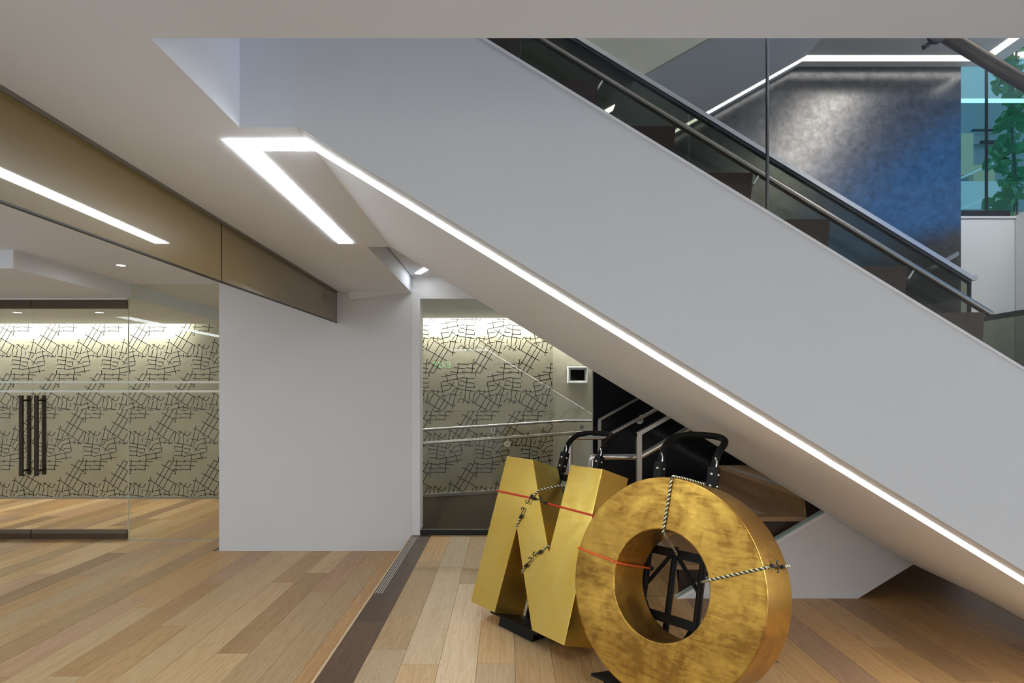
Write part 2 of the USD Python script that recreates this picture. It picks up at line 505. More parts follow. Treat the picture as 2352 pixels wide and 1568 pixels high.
def street_print(y, X0, X1, Z0, Z1, ox, oz, scale, flip=False):
    """Printed street lines on a panel of the wall in the plane y: thin strips clipped to the panel."""
    from shapely.geometry import LineString, box as sbox
    clip = sbox(X0 + .004, Z0 + .004, X1 - .004, Z1 - .004)
    V, F = [], []
    nx = int((X1 - X0) / (TX * scale)) + 4
    nz = int((Z1 - Z0) / (TY * scale)) + 4
    sg = -1 if flip else 1
    segs = [s for s in SEG if not (s[1] > 860 and s[3] > 900)] + [(s[0], s[1] - 0, s[2], s[3] - 0) for s in SEG if (s[1] > 860 and s[3] > 900)]
    for i in range(-nx, nx):
        for j in range(-nz, nz):
            for (a, b, c, d) in segs:
                p = (ox + sg * (a + i * TX) * scale, oz - sg * (b + j * TY) * scale)
                q = (ox + sg * (c + i * TX) * scale, oz - sg * (d + j * TY) * scale)
                if max(p[0], q[0]) < X0 or min(p[0], q[0]) > X1 or max(p[1], q[1]) < Z0 or min(p[1], q[1]) > Z1:
                    continue
                g = LineString([p, q]).intersection(clip)
                if g.is_empty or g.geom_type != 'LineString':
                    continue
                (xa, za), (xb, zb_) = g.coords[0], g.coords[-1]
                dx, dz = xb - xa, zb_ - za
                l = math.hypot(dx, dz)
                if l < .002:
                    continue
                w = .0047
                ex, ez = dx / l * w * .5, dz / l * w * .5
                px, pz = -dz / l * w, dx / l * w
                k = len(V)
                V += [(xa - ex + px, y, za - ez + pz), (xa - ex - px, y, za - ez - pz), (xb + ex - px, y, zb_ + ez - pz), (xb + ex + px, y, zb_ + ez + pz)]
                F += [[k, k + 1, k + 2], [k, k + 2, k + 3]]
    return trimesh.Trimesh(np.array(V), np.array(F), process=False)


def px_x(u, d): return (u - 1163) * d / 1320
def px_z(v, d): return EYE - (v - 905) * d / 1320


S = .1403 / 160.0   # pattern unit in metres
wl = thing('wall_back', kind='structure', label='map-printed wall seen through the glass doors on the left')
DW = 8.25
seam = px_z(940.5, DW)
obj('wall_core', box(-9.2, -1.2, DW + .012, DW + .3, -.1, HI + .1), 'cream_paint', wl)
obj('wall_panel', box(-9.0, -1.2, DW, DW + .012, 0.02, seam - .0015), 'map_paper', wl, label='lower map-printed panel')
obj('wall_panel', box(-9.0, -1.2, DW, DW + .012, seam + .0015, HI + .1), 'map_paper', wl, label='upper map-printed panel')
bx, bz = px_x(290, DW), px_z(930, DW)
obj('street_print', street_print(DW - .0008, -8.0, -2.6, .03, seam, bx, bz, S), 'map_ink', wl, kind='stuff', label='black street-map lines printed on the panel')
bx2, bz2 = px_x(290, DW) + 305 * S, px_z(730, DW) - 5 * S
obj('street_print', street_print(DW - .0008, -8.0, -2.6, seam, HI, bx2, bz2, S), 'map_ink', wl, kind='stuff', label='black street-map lines printed on the panel')
obj('base_strip', box(-9.0, -1.2, DW - .012, DW, 0, .03), 'grey_reveal', wl)

wr = thing('wall_right', kind='structure', label='map-printed wall seen through the glass screen beside the gold letters')
DR = 8.05
XE = px_x(1270, DR)
seam2 = px_z(943.5, DR)
S2 = S * 758 / 740 * 160 / 164
obj('wall_core', box(-1.6, 2.6, DR + .012, DR + .3, -.3, HI + .1), 'cream_paint', wr, label='plain pale wall area right of the printed panels')
obj('wall_panel', box(-1.6, XE, DR, DR + .012, -.05, seam2 - .0015), 'map_paper', wr, label='lower map-printed panel')
obj('wall_panel', box(-1.6, XE, DR, DR + .012, seam2 + .0015, HI), 'map_paper', wr, label='upper map-printed panel')
bx, bz = px_x(960, DR) + 127 * S2, px_z(930, DR) - 22 * S2
obj('street_print', street_print(DR - .0008, -1.6, XE, .0, seam2, bx, bz, S2), 'map_ink', wr, kind='stuff', label='black street-map lines printed on the panel')
bx2, bz2 = px_x(960, DR) + 210 * S2, px_z(730, DR) - 945 * S2
obj('street_print', street_print(DR - .0008, -1.6, XE, seam2, HI, bx2, bz2, S2, flip=True), 'map_ink', wr, kind='stuff', label='black street-map lines printed on the panel')
obj('baseboard_back', hull([(x, y, z) for y in (DR - .03, DR) for (x, z) in ((-1.6, .035), (1.6, .22), (-1.6, .075), (1.6, .26))]), 'grey_reveal', kind='structure', label='dark base strip along the carpeted ramp behind the glass screen')

# cove lights over the two map walls
cl = thing('cove_light', 'bright cove light along the top of the map wall behind the glass doors', 'light', (-6.8, 8.15, EYE + 1.06))
obj('diffuser', box(-9.0, px_x(415, 8.15), 8.10, 8.20, EYE + 1.06, EYE + 1.075), 'cove_led', cl)
obj('housing', box(-9.0, -2.7, 8.055, 8.245, EYE + 1.08, EYE + 1.10), 'white_trim', cl)
cl = thing('cove_light', 'bright cove light along the top of the map wall behind the glass screen', 'light', (0, 7.95, EYE + 1.06))
obj('diffuser', box(-1.55, 1.5, 7.90, 8.0, EYE + 1.06, EYE + 1.075), 'cove_led', cl)
obj('housing', box(-1.6, 1.55, 7.86, 8.045, EYE + 1.08, EYE + 1.10), 'white_trim', cl)

# carpeted ramp
obj('floor_ramp', hull([(x, y, z) for y in (5.56, 8.05) for (x, z) in ((-1.6, .035), (1.6, .22), (-1.6, -.2), (1.6, -.2))]), 'carpet', kind='structure', label='brown-grey carpeted ramp behind the glass screen')

# small framed screen on the pale wall
fr = thing('picture_frame', 'small white frame with a dark screen on the pale wall under the stair', 'frame', (px_x(1325, DR), DR, px_z(861, DR)))
fx0, fx1, fz1, fz0 = px_x(1302, DR), px_x(1350, DR), px_z(841, DR), px_z(881, DR)


def frame_ring(x0, x1, z0, z1, w, y0, y1, inset):
    a = [(x0, z0), (x1, z0), (x1, z1), (x0, z1)]
    b = [(x0 + w, z0 + w), (x1 - w, z0 + w), (x1 - w, z1 - w), (x0 + w, z1 - w)]
    V = [(p[0], y0, p[1]) for p in a] + [(p[0] + (w * .35 if p[0] < (x0 + x1) / 2 else -w * .35), y1, p[1] + (w * .35 if p[1] < (z0 + z1) / 2 else -w * .35)) for p in a] + [(p[0], inset, p[1]) for p in b]
    F = []
    for i in range(4):
        j = (i + 1) % 4
        F += [[i, j, 4 + j, 4 + i], [4 + i, 4 + j, 8 + j, 8 + i]]
    return (V, F)


obj('frame', frame_ring(fx0, fx1, fz0, fz1, .048, DR, DR - .05, DR - .02), 'white_trim', fr)
obj('screen', box(fx0 + .046, fx1 - .046, DR - .018, DR - .008, fz0 + .046, fz1 - .046), 'screen_dark', fr)

# rails along the ramp
def rail_thing(name, label, path, r, material, brackets, group=None):
    P = np.asarray(path, float)
    t = thing(name, label, 'handrail', tuple(P[0]), group)
    obj('rail', tube(P, r, 16), material, t, smooth=40)
    for (c, wall) in brackets:
        c = np.array(c, float); w = np.array(wall, float)
        e = np.array([c[0], c[1], w[2] + .0])
        d = (w - e) / max(np.linalg.norm(w - e), 1e-6)
        b = obj('bracket', tube(round_corners([c, c * [1, 1, 0] + [0, 0, w[2]], w], .03), .007, 8), material, t, smooth=40)
        obj('rosette', tube([w - d * .012, w], .03, 16), material, b, smooth=40)
    return t


d1 = 7.95
za, zb1 = px_z(987, d1), px_z(966.5, d1)
rail_thing('handrail', 'brushed steel handrail on the map wall along the carpeted ramp, the upper of the two', [(-1.5, d1, za - .02), (px_x(1300, d1), d1, zb1), (px_x(1375, d1), d1, zb1 + .0)], .02, 'steel',
           [((px_x(1132, d1), d1, px_z(978, d1)), (px_x(1132, d1), DR, px_z(991, d1))), ((px_x(1338, d1), d1, zb1), (px_x(1338, d1), DR, px_z(980, d1)))])
d2 = 5.72
rail_thing('handrail', 'pale steel handrail close behind the glass screen, the lower of the two on the ramp', [(px_x(966, d2), d2, px_z(1018, d2)), (px_x(1340, d2), d2, px_z(993, d2))], .015, 'steel',
           [((px_x(1165, d2), d2, px_z(1005, d2)), (px_x(1165, d2), 5.545, px_z(1016, d2)))])

# ================================================================= GLASS DOORS
DD = 5.91
def leaf(name, x0, x1, label, handle_x=None):
    t = thing(name, label=label, kind='structure', loc=((x0 + x1) / 2, DD, 0))
    zt_, zb_ = EYE + .963, .012
    obj('glass_panel', box(x0 + .003, x1 - .003, DD - .006, DD + .006, zb_ + .04, zt_ - .03), 'door_glass', t)
    obj('top_rail', box(x0 + .003, x1 - .003, DD - .022, DD + .022, zt_ - .085, zt_), 'dark_steel', t, label='dark metal patch rail along the top')
    obj('bottom_rail', hull([(x, DD + y, z) for x in (x0 + .004, x1 - .004) for (y, z) in ((-.024, zb_), (.024, zb_), (-.024, zb_ + .062), (.024, zb_ + .062), (-.015, zb_ + .098), (.015, zb_ + .098))]), 'dark_steel', t, label='dark metal patch rail along the bottom')
    if handle_x is not None:
        hz0, hz1 = px_z(1091, DD), px_z(908, DD)
        for s in (-1, 1):
            h = obj('pull_handle', hull([(handle_x + x, DD + s * .048 + y, z) for x in (-.018, .018) for y in (-.009, .009) for z in (hz0, hz1)]), 'bronze', t, label='long dark bronze pull bar')
            for z in (hz0 + .05, hz1 - .05):
                obj('standoff', cyl((handle_x, DD + s * .006, z), (handle_x, DD + s * .042, z), .011, 10), 'black_trim', h)
    for z in (px_z(877.5, DD), px_z(898.5, DD)):
        obj('frosted_band', box(x0 + .004, x1 - .004, DD - .0072, DD - .0062, z - .011, z + .011), 'frosted_band', t)
    return t


xj, xr, xl = px_x(75, DD), px_x(294.5, DD), px_x(75, DD) - (px_x(294.5, DD) - px_x(75, DD))
leaf('door_1', xl, xj, 'left leaf of the frameless glass double door', px_x(58, DD))
leaf('door_2', xj, xr, 'right leaf of the frameless glass double door', px_x(92.5, DD))
w1 = thing('window_1', label='fixed glass side panel between the glass doors and the column wall', kind='structure', loc=((xr - 2.75) / 2, DD, 0))
obj('glass_panel', box(xr + .004, -2.752, DD - .006, DD + .006, .004, HI - .003), 'door_glass', w1)
obj('glass_edge', box(xr + .0005, xr + .0038, DD - .007, DD + .007, .004, HI - .004), 'pale_edge', w1)
obj('bottom_channel', box(xr + .004, -2.752, DD - .010, DD + .010, 0.0005, .008), 'steel', w1)
for z in (px_z(877.5, DD), px_z(898.5, DD)):
    obj('frosted_band', box(xr + .005, -2.753, DD - .0072, DD - .0062, z - .011, z + .011), 'frosted_band', w1)
obj('trim_3', box(-9, xr, DD - .03, DD + .03, EYE + .966, EYE + .985), 'white_trim', kind='structure', label='white door head above the glass doors')

# glass screen beside the letters
w2 = thing('window_2', label='frameless glass screen between the column wall and the black wall', kind='structure', loc=(0, 5.53, UP))
xg0, xg1 = -.822, px_x(1361, 5.53)
obj('glass_panel', box(xg0, xg1 - .006, 5.524, 5.536, UP + .01, EYE + .912), 'screen_glass', w2)
obj('glass_edge', box(xg1 - .0055, xg1, 5.523, 5.537, UP + .01, EYE + .912), 'pale_edge', w2, label='pale polished edge of the glass')
obj('bottom_channel', box(xg0, xg1, 5.50, 5.56, UP - .01, UP + .05), 'black_trim', w2, label='black floor channel')

# ================================================================= GOLD PANELS UNDER THE CEILING EDGE
XG = -1.62
def gz(y): return EYE + .6226 + (y - 1.84) * .0143 if y < 3.27 else EYE + .643 + (y - 3.27) * .0206
gp = thing('glass_fascia', 'gold tinted glass fascia hanging along the left ceiling edge', 'panel', (XG, 3.27, HC))
for i, (a, b) in enumerate(((-.6, 3.262), (3.276, 5.5))):
    obj('fascia_panel', prism_yz([(a, gz(a)), (b, gz(b)), (b, HC + .002), (a, HC + .002)], XG - .012, XG), 'gold_glass', gp)
    obj('edge_strip', prism_yz([(a, gz(a) - .008), (b, gz(b) - .008), (b, gz(b) - .0005), (a, gz(a) - .0005)], XG - .014, XG + .002), 'black_trim', gp)
obj('joint', box(XG - .012, XG - .002, 3.262, 3.276, gz(3.27), HC), 'black_trim', gp)

# ================================================================= NEAR STAIRCASE (rises to the left across the picture)
st = thing('staircase', 'white near staircase rising to the left with dark walnut step ends', 'staircase', (2.9, 2.9, UP))
XR = 2.95
obj('side_panel', prism_xz([(-.965, HC + .002), (-.76, HC + .002), (XR, zb(XR)), (XR, zt(XR)), (-.965, zt(-.965))], D_FACE, D_FACE + .03), 'white_paint', st, label='white side panel of the stair')
obj('side_cap', prism_xz([(-.97, zt(-.97) - .001), (XR, zt(XR) - .001), (XR, zt(XR) + .011), (-.97, zt(-.97) + .011)], D_FACE - .004, D_FACE + .034), 'white_trim', st)
# soffit: a folded underside, from the near edge to a crease and up to the far edge
XS = [-.76, .2, .56, 1.2, 1.93, 2.6, XR]
def crease(X): return 3.77 if X < .56 else 3.77 - (X - .56) * (3.77 - 3.28) / (1.93 - .56)
V, F = [], []
for X in XS:
    z = zb(X)
    k = min(1, max(0, (X - .2) / 1.7))
    far = .0 if X < 2.6 else (X - 2.6) * .14
    V += [(X, D_FACE + .03, z), (X, crease(X), z - .028 * k), (X, 3.79, z + far), (X, 3.79, z + .22), (X, D_FACE + .03, z + .22)]
for i in range(len(XS) - 1):
    for j in range(5):
        a, b = i * 5 + j, i * 5 + (j + 1) % 5
        F.append([a, b, b + 5, a + 5])
n = len(XS) - 1
F += [[0, 4, 3, 2], [0, 2, 1, 1], [n * 5, n * 5 + 1, n * 5 + 2, n * 5 + 3], [n * 5, n * 5 + 3, n * 5 + 4, n * 5 + 4]]
obj('soffit', (V, F), 'ceiling_paint', st, label='white sloping underside')
for i in range(-4, 9):
    xr_ = .342 + .287 * i
    z = EYE + 1.169 - .173 * i
    poly = [(xr_ - .287 - .012, z - .02), (xr_ - .287, z), (xr_, z), (xr_ - .016, z - .185), (xr_ - .31, z - .185)]
    poly = [(xr_ - .297, z), (xr_, z), (xr_ - .014, z - .183), (xr_ - .311, z - .183)]
    obj('step', prism_xz(poly, 2.135, 3.70), 'walnut', st)
obj('stair_core', prism_xz([(-.95, zb(-.95) + .23), (XR, zb(XR) + .23), (XR, zb(XR) + .30), (-.95, zb(-.95) + .45)], 2.125, 3.75), 'walnut', st)

# tall clear glass standing on the near side panel
tg = thing('glass_balustrade', 'tall clear glass panels standing on the white side panel of the near stair', 'balustrade', (1, 2.1, zt(1)))
xj2 = px_x(1763, 2.1)
for a, b in ((-.96, xj2 - .004), (xj2 + .004, XR)):
    obj('glass_panel', prism_xz([(a, zt(a) + .012), (b, zt(b) + .012), (b, EYE + 3.0), (a, EYE + 3.0)], 2.097, 2.107), 'clear_glass', tg)
for x in (xj2 - .0038, xj2 + .0018):
    obj('panel_edge', box(x, x + .002, 2.096, 2.108, zt(x) + .012, EYE + 2.9), 'bright_steel', tg)
# near handrail, high in the opening on the right
def zn(X): return EYE + 1.196 - .603 * (X - 1.973)
nh = thing('handrail', 'thick dark bronze handrail crossing the top right corner of the opening', 'handrail', (2.0, 2.2, zn(2.0)))
obj('rail', tube([(x, 2.2, zn(x)) for x in (-.7, 2.9)], .025, 20), 'bronze_rail', nh, smooth=40)
bk = obj('bracket', tube([(px_x(2121, 2.13), 2.13, px_z(109, 2.13)), (px_x(2146, 2.13), 2.13, px_z(92, 2.13)), (px_x(2172, 2.18), 2.18, px_z(78, 2.18))], .0088, 12), 'bronze_rail', nh, smooth=40)
obj('rosette', cyl((px_x(2148, 2.12), 2.109, px_z(82, 2.12)), (px_x(2148, 2.12), 2.122, px_z(82, 2.12)), .032, 20), 'black_trim', bk, smooth=40)

# far balustrade of smoked glass with steel cap, and the rail in front of it
def zc(X): return EYE + 1.62 - .61 * (X - 1.57)
XEND = 3.0
fb = thing('glass_balustrade', 'smoked glass balustrade with a flat steel cap on the far side of the near stair', 'balustrade', (1, 3.72, zc(1)))
for a, b in ((-.9, .02), (.026, 1.18), (1.186, XEND - .012)):
    obj('glass_panel', prism_xz([(a, zc(a) - 1.42), (b, zc(b) - 1.42), (b, zc(b) - .02), (a, zc(a) - .02)], 3.715, 3.727), 'smoked_glass', fb)
obj('glass_end', prism_xz([(XEND - .011, zc(XEND) - 1.3), (XEND + .004, zc(XEND) - 1.3), (XEND + .004, zc(XEND) - .025), (XEND - .011, zc(XEND) - .02)], 3.712, 3.73), 'black_gloss', fb, label='dark polished end edge of the glass')
obj('cap_rail', prism_xz([(-.9, zc(-.9) - .012), (XEND, zc(XEND) - .012), (XEND + .035, zc(XEND) - .012), (XEND + .035, zc(XEND) + .02), (XEND, zc(XEND) + .02), (-.9, zc(-.9) + .02)], 3.70, 3.745), 'steel', fb)
obj('cap_gasket', prism_xz([(-.9, zc(-.9) - .034), (XEND, zc(XEND) - .034), (XEND, zc(XEND) - .0125), (-.9, zc(-.9) - .0125)], 3.706, 3.738), 'black_trim', fb)
def zf(X): return EYE + 1.424 - .61 * (X - 1.519)
xe = px_x(2272, 3.6)
fh = thing('handrail', 'slim bronze handrail along the smoked glass balustrade above the walnut steps', 'handrail', (1.5, 3.6, zf(1.5)))
obj('rail', cat(tube([(-.8, 3.6, zf(-.8)), (xe, 3.6, zf(xe))], .021, 18), sphere((xe, 3.6, zf(xe)), .021)), 'brushed_rail', fh, smooth=40)
for u in (1384, 1742, 2098):
    X = px_x(u, 3.6)
    b = obj('bracket', tube(round_corners([(X, 3.6, zf(X) - .02), (X - .035, 3.6, zf(X) - .075), (X - .045, 3.71, zf(X) - .11)], .02), .008, 10), 'steel', fh, smooth=40)
    obj('rosette', cyl((X - .045, 3.698, zf(X) - .125), (X - .045, 3.713, zf(X) - .125), .034, 18), 'bronze_rail', b, smooth=40)

# ================================================================= LINEAR LIGHTS
ll = thing('linear_light', 'white linear light turning from the ceiling down along the underside of the near stair', 'light', (-1.03, 2.2, HC))
e = .005
obj('diffuser', box(-1.078, -.985, 2.19, 3.685, HC - e, HC - .0005), 'led', ll)
obj('diffuser', box(-.985, -.762, 2.19, 2.281, HC - e, HC - .0005), 'led', ll)
obj('diffuser', prism_xz([(-.768, zb(-.768) - e), (XR - .05, zb(XR - .05) - e), (XR - .05, zb(XR - .05) + .002), (-.768, zb(-.768) + .002)], 2.19, 2.281), 'led', ll)
ll2 = thing('linear_light', 'short white light strip end on the raised ceiling above the column edge', 'light', (-.75, 5.2, EYE + 1.12))
obj('diffuser', prism_xy([(-.845, 5.325), (-.655, 4.96), (-.605, 4.985), (-.80, 5.35)], EYE + 1.115, EYE + 1.1195), 'led', ll2)


glow('room_led', (.82, .93, 1.0), 26.0)
ll3 = thing('linear_light', 'linear light on the ceiling left of the gold fascia, ahead of the doors', 'light', (-3.2, .2, HI))
obj('diffuser', box(-3.28, -3.12, -2.3, 2.7, HI - .006, HI - .0005), 'room_led', ll3)
ll5 = thing('linear_light', 'linear light on the ceiling far left ahead of the corridor', 'light', (-5.6, 1.0, HI))
obj('diffuser', box(-5.7, -5.5, -2.3, 4.3, HI - .006, HI - .0005), 'room_led', ll5)
ll4 = thing('linear_light', 'linear light on the ceiling over the foreground', 'light', (1.1, -1.5, HC))
obj('diffuser', box(-1.2, 3.4, -1.58, -1.42, HC - .006, HC - .0005), 'room_led', ll4)


def downlight(x, y, z, label, material='downlight', r=.03):
    t = thing('downlight', label, 'light', (x, y, z))
    obj('lens', cyl((x, y, z - .003), (x, y, z + .002), r, 18), material, t, smooth=40)
    a = np.linspace(0, 2 * np.pi, 25)[:-1]
    obj('ring', tube(np.stack([x + (r + .006) * np.cos(a), y + (r + .006) * np.sin(a), np.full(24, z - .002)], 1), .005, 6, closed=True), 'white_trim', t, smooth=40)


downlight(px_x(278, 5.02), 5.02, HI, 'small round downlight in the ceiling in front of the glass doors', r=.032)
downlight(px_x(228, 6.9), 6.9, EYE + .985, 'small round downlight behind the glass door near the map wall', r=.04)
downlight(px_x(40, 6.9), 6.9, EYE + .985, 'small round downlight behind the left glass door leaf', r=.04)

# ================================================================= FEATURE WALL AND UPPER FLIGHT
DF = 5.55
fw = thing('wall_front', kind='structure', label='tall dark feature wall behind the stairs')
obj('wall_panel', box(xg1 + .012, 4.39, DF, DF + .12, UP - .1, EYE + .75), 'black_gloss', fw, label='glossy black lower wall panel')
obj('wall_panel', box(-1.0, 4.39, DF, DF + .12, EYE + 1.21, EYE + 3.6), 'feature_hide', fw, label='dark textured upper wall panel under coloured light')
obj('wall_panel', box(xg1 + .012, 4.39, DF, DF + .12, EYE + .752, EYE + 1.208), 'feature_hide', fw)


def z3(X): return EYE + 1.58 + .563 * X
XM, XL = 2.805, -.36
us = thing('staircase', 'upper staircase high behind the glass, rising to the right with a pale side panel', 'staircase', (.5, 4.6, z3(.5)))
obj('side_panel', prism_xz([(XL, z3(XL)), (XM, z3(XM)), (XM, z3(XM) + .66), (XL, z3(XL) + .62)], 3.75, 3.79), 'cream_paint', us, label='pale side panel')
obj('soffit', prism_xz([(XL, z3(XL)), (XM, z3(XM)), (XM, z3(XM) + .2), (XL, z3(XL) + .2)], 3.791, DF - .002), 'white_paint', us)
obj('landing_soffit', box(XM + .002, 4.70, 5.04, DF - .002, EYE + 3.16, EYE + 3.4), 'white_paint', us)
ul = thing('linear_light', 'white linear light along the upper stair underside and landing above the dark wall', 'light', (2.8, 5.41, EYE + 3.15))
obj('diffuser', prism_xz([(.4, z3(.4) - e), (XM, z3(XM) - e), (XM, z3(XM) + .002), (.4, z3(.4) + .002)], 5.36, 5.45), 'upper_led', ul)
obj('diffuser', box(XM - .02, 4.55, 5.36, 5.45, EYE + 3.155, EYE + 3.162), 'upper_led', ul)
obj('diffuser', box(4.46, 4.55, 5.05, 5.359, EYE + 3.155, EYE + 3.162), 'upper_led', ul)
dl = thing('downlight', 'tiny square light glowing through the smoked glass under the upper stair', 'light', (.71, 4.0, z3(.71)))
obj('lens', prism_xz([(.67, z3(.67) - .006), (.75, z3(.75) - .006), (.75, z3(.75) + .002), (.67, z3(.67) + .002)], 3.97, 4.05), 'dim_lamp', dl)

# upper room shell (out of the picture): back wall, ceiling and left wall of the upper floor
us2 = thing('wall_upper', kind='structure', label='white walls enclosing the upper stair hall above the ceiling')
obj('wall_panel', box(-3.2, 7.0, -2.6, -2.5, HC + T, EYE + 5), 'white_paint', us2)
obj('wall_panel', box(-3.2, -3.1, -2.5, 5.7, HC + T, EYE + 5), 'white_paint', us2)
obj('wall_panel', box(-3.1, -1.0, 5.6, 5.7, HC + T, EYE + 5), 'white_paint', us2)
WY0, WY1, WZ0, WZ1 = -2.2, 2.9, EYE + 2.35, EYE + 4.3
obj('wall_panel', box(6.9, 7.0, -2.5, WY0, 0, EYE + 5), 'white_paint', us2)
obj('wall_panel', box(6.9, 7.0, WY1, 5.6, 0, EYE + 5), 'white_paint', us2)
obj('wall_panel', box(6.9, 7.0, WY0, WY1, 0, .5), 'white_paint', us2)
obj('wall_panel', box(6.9, 7.0, WY0, WY1, 2.4, WZ0), 'white_paint', us2)
obj('wall_panel', box(6.9, 7.0, 1.4, WY1, .5, 2.4), 'white_paint', us2)
glow('daylight_soft', (1.0, .98, .95), 3.0)
w6 = thing('window_6', label='daylight window in the right wall of the lower floor', kind='structure', loc=(6.95, -.4, .5))
obj('pane', box(6.95, 6.96, WY0, 1.4, .5, 2.4), 'daylight_soft', w6)
for k in range(4):
    y = WY0 + .02 + (1.4 - WY0 - .04) * k / 3
    obj('mullion', box(6.92, 6.98, y - .02, y + .02, .5, 2.4), 'black_trim', w6)
obj('wall_panel', box(6.9, 7.0, WY0, WY1, WZ1, EYE + 5), 'white_paint', us2)
glow('daylight_blue', (.06, .36, 1.0), 2.6)
w4 = thing('window_4', label='large window of the upper stair hall with blue daylight', kind='structure', loc=(6.95, .3, WZ0))
obj('pane', box(6.95, 6.96, WY0, WY1, WZ0, WZ1), 'daylight_blue', w4)
for k in range(4):
    y = WY0 + (WY1 - WY0) * k / 3
    obj('mullion', box(6.92, 6.98, y - .02, y + .02, WZ0, WZ1), 'black_trim', w4)
glow('daylight_white', (1.0, .92, .87), 18.0)
w5 = thing('window_5', label='narrow skylight in the ceiling of the upper stair hall', kind='structure', loc=(5.5, 0, EYE + 4.6))
obj('pane', prism_xy([(4.80, 2.6), (5.22, 2.6), (6.35, -2.3), (5.85, -2.3)], EYE + 4.585, EYE + 4.6), 'daylight_white', w5)
obj('ceiling_upper', box(-3.2, 7.0, -2.6, 5.7, EYE + 4.6, EYE + 4.7), 'white_paint', kind='structure', label='white ceiling of the upper stair hall')
obj('floor_upper', prism_xy([(-3.1, -2.4), (-1.6, -2.4), (-1.6, 5.5), (-3.1, 5.5)], HC + .2, HC + T), 'white_paint', kind='structure', label='upper floor edge left of the stair opening')
glow('hall_led', (1.0, .95, .86), 9.0)
ups = thing('linear_light', 'linear light on the ceiling of the upper stair hall', 'light', (0, .9, EYE + 4.59))
obj('diffuser', box(-2.4, 3.4, .85, 1.05, EYE + 4.585, EYE + 4.5985), 'hall_led', ups)

# ---- landing corner on the right
lw = thing('wall_landing', kind='structure', label='white parapet wall at the right end of the landing, under the teal window')
pz = px_z(503, 5.6)
obj('wall_panel', box(4.395, 4.935, 5.58, 5.68, EYE - .6, pz), 'white_paint', lw)
obj('wall_cap', box(4.393, 4.94, 5.565, 5.69, pz, pz + .018), 'white_trim', lw)
obj('wall_panel', prism_yz([(3.5, EYE - .6), (5.68, EYE - .6), (5.68, px_z(500, 5.6)), (3.5, px_z(500, 5.6) + .25)], 4.94, 5.02), 'white_paint', lw)
obj('floor_landing', box(2.93, 5.0, 2.1, 5.54, EYE - .65, EYE - .41), 'walnut', kind='structure', label='dark half landing between the two stairs')
lb = thing('glass_balustrade', 'dark glass balustrade with a black cap at the right edge of the landing', 'balustrade', (4.57, 4.6, EYE - .41))
obj('glass_panel', box(4.565, 4.577, 3.6, 5.57, EYE - .40, EYE + .70), 'smoked_glass', lb)
obj('cap_rail', box(4.55, 4.592, 3.6, 5.575, EYE + .70, EYE + .745), 'black_trim', lb)

# ================================================================= SECOND STAIRCASE (rises to the right behind)
s2 = thing('staircase', 'oak staircase rising to the right behind the gold letters with a white side panel', 'staircase', (1.2, 4.6, UP))
D0 = 3.80
TZ = [-1.15, -.985, -.825, -.668, -.51]
obj('side_panel', prism_xz([(1.165, UP), (2.326, UP), (3.0, EYE - .935), (3.0, EYE - .285)], D0, D0 + .06), 'white_paint', s2, label='white triangular side panel')
obj('side_cap', prism_xz([(1.165, UP), (3.0, EYE - .285), (3.0, EYE - .263), (1.128, UP)], D0 - .004, D0 + .064), 'white_trim', s2)
prev = UP - EYE
for k, z in enumerate(TZ):
    X = 1.13 + .287 * k
    obj('riser', prism_xz([(X + .012, EYE + prev - .0), (X + .03, EYE + prev), (X + .018, EYE + z - .03), (X, EYE + z - .03)], 3.868, 5.40), 'stair_oak', s2, label='oak riser')
    nx = X + .287 + .03
    t = obj('tread', box(X - .008, nx, 3.866, 5.405, EYE + z - .03, EYE + z), 'oak_rose', s2, label='greyish oak tread')
    for g in range(4):
        obj('grip_strip', box(X + .012 + g * .016, X + .018 + g * .016, 3.95, 5.30, EYE + z, EYE + z + .0012), 'grip_strip', t)
    obj('step_end', prism_xz([(X + .03, EYE + prev), (X + .287, EYE + prev), (X + .287, EYE + z - .03), (X + .03, EYE + z - .03)], 3.868, 3.90), 'walnut', s2)
    prev = z
obj('step_end', box(1.13 + .287 * 4 + .3, 2.93, 3.87, 5.4, EYE - .66, EYE - .42), 'walnut', s2)


def balustrade2(d, xpost, ztop, slope, label, w, glass_bottom):
    t = thing('glass_balustrade', label, 'balustrade', (xpost, d, UP))
    obj('post', box(xpost, xpost + w, d - .02, d + .02, UP, EYE + ztop - .0), 'brushed_rail', t)
    xe = 3.0
    obj('cap_rail', prism_xz([(xpost, EYE + ztop - w * .9), (xpost + w, EYE + ztop - w * .9 + slope * w), (xe, EYE + ztop + slope * (xe - xpost) - w * .9), (xe, EYE + ztop + slope * (xe - xpost)), (xpost, EYE + ztop)], d - .021, d + .021), 'brushed_rail', t)
    obj('glass_panel', prism_xz(glass_bottom + [(xe, EYE + ztop + slope * (xe - xpost) - w), (xpost + w, EYE + ztop - w + slope * w)], d - .005, d + .005), 'stair_glass', t)
    return t


balustrade2(3.83, px_x(1462, 3.83), -.257, .565, 'glass balustrade with a brown steel frame on the near side of the oak stair', .032, [(px_x(1462, 3.83) + .034, UP + .002), (1.12, UP + .002), (3.0, EYE - .258)])
balustrade2(5.44, px_x(1373, 5.44), -.236, .553, 'brown steel framed glass balustrade of the oak stair, against the black wall', .03, [(px_x(1373, 5.44) + .032, UP + .002), (1.1, UP + .002), (3.0, EYE - .25)])
obj('glass_shoe', prism_xz([(1.118, UP), (1.165, UP), (3.0, EYE - .262), (3.0, EYE - .243)], D0 + .010, D0 + .018), 'glass_edge', s2)


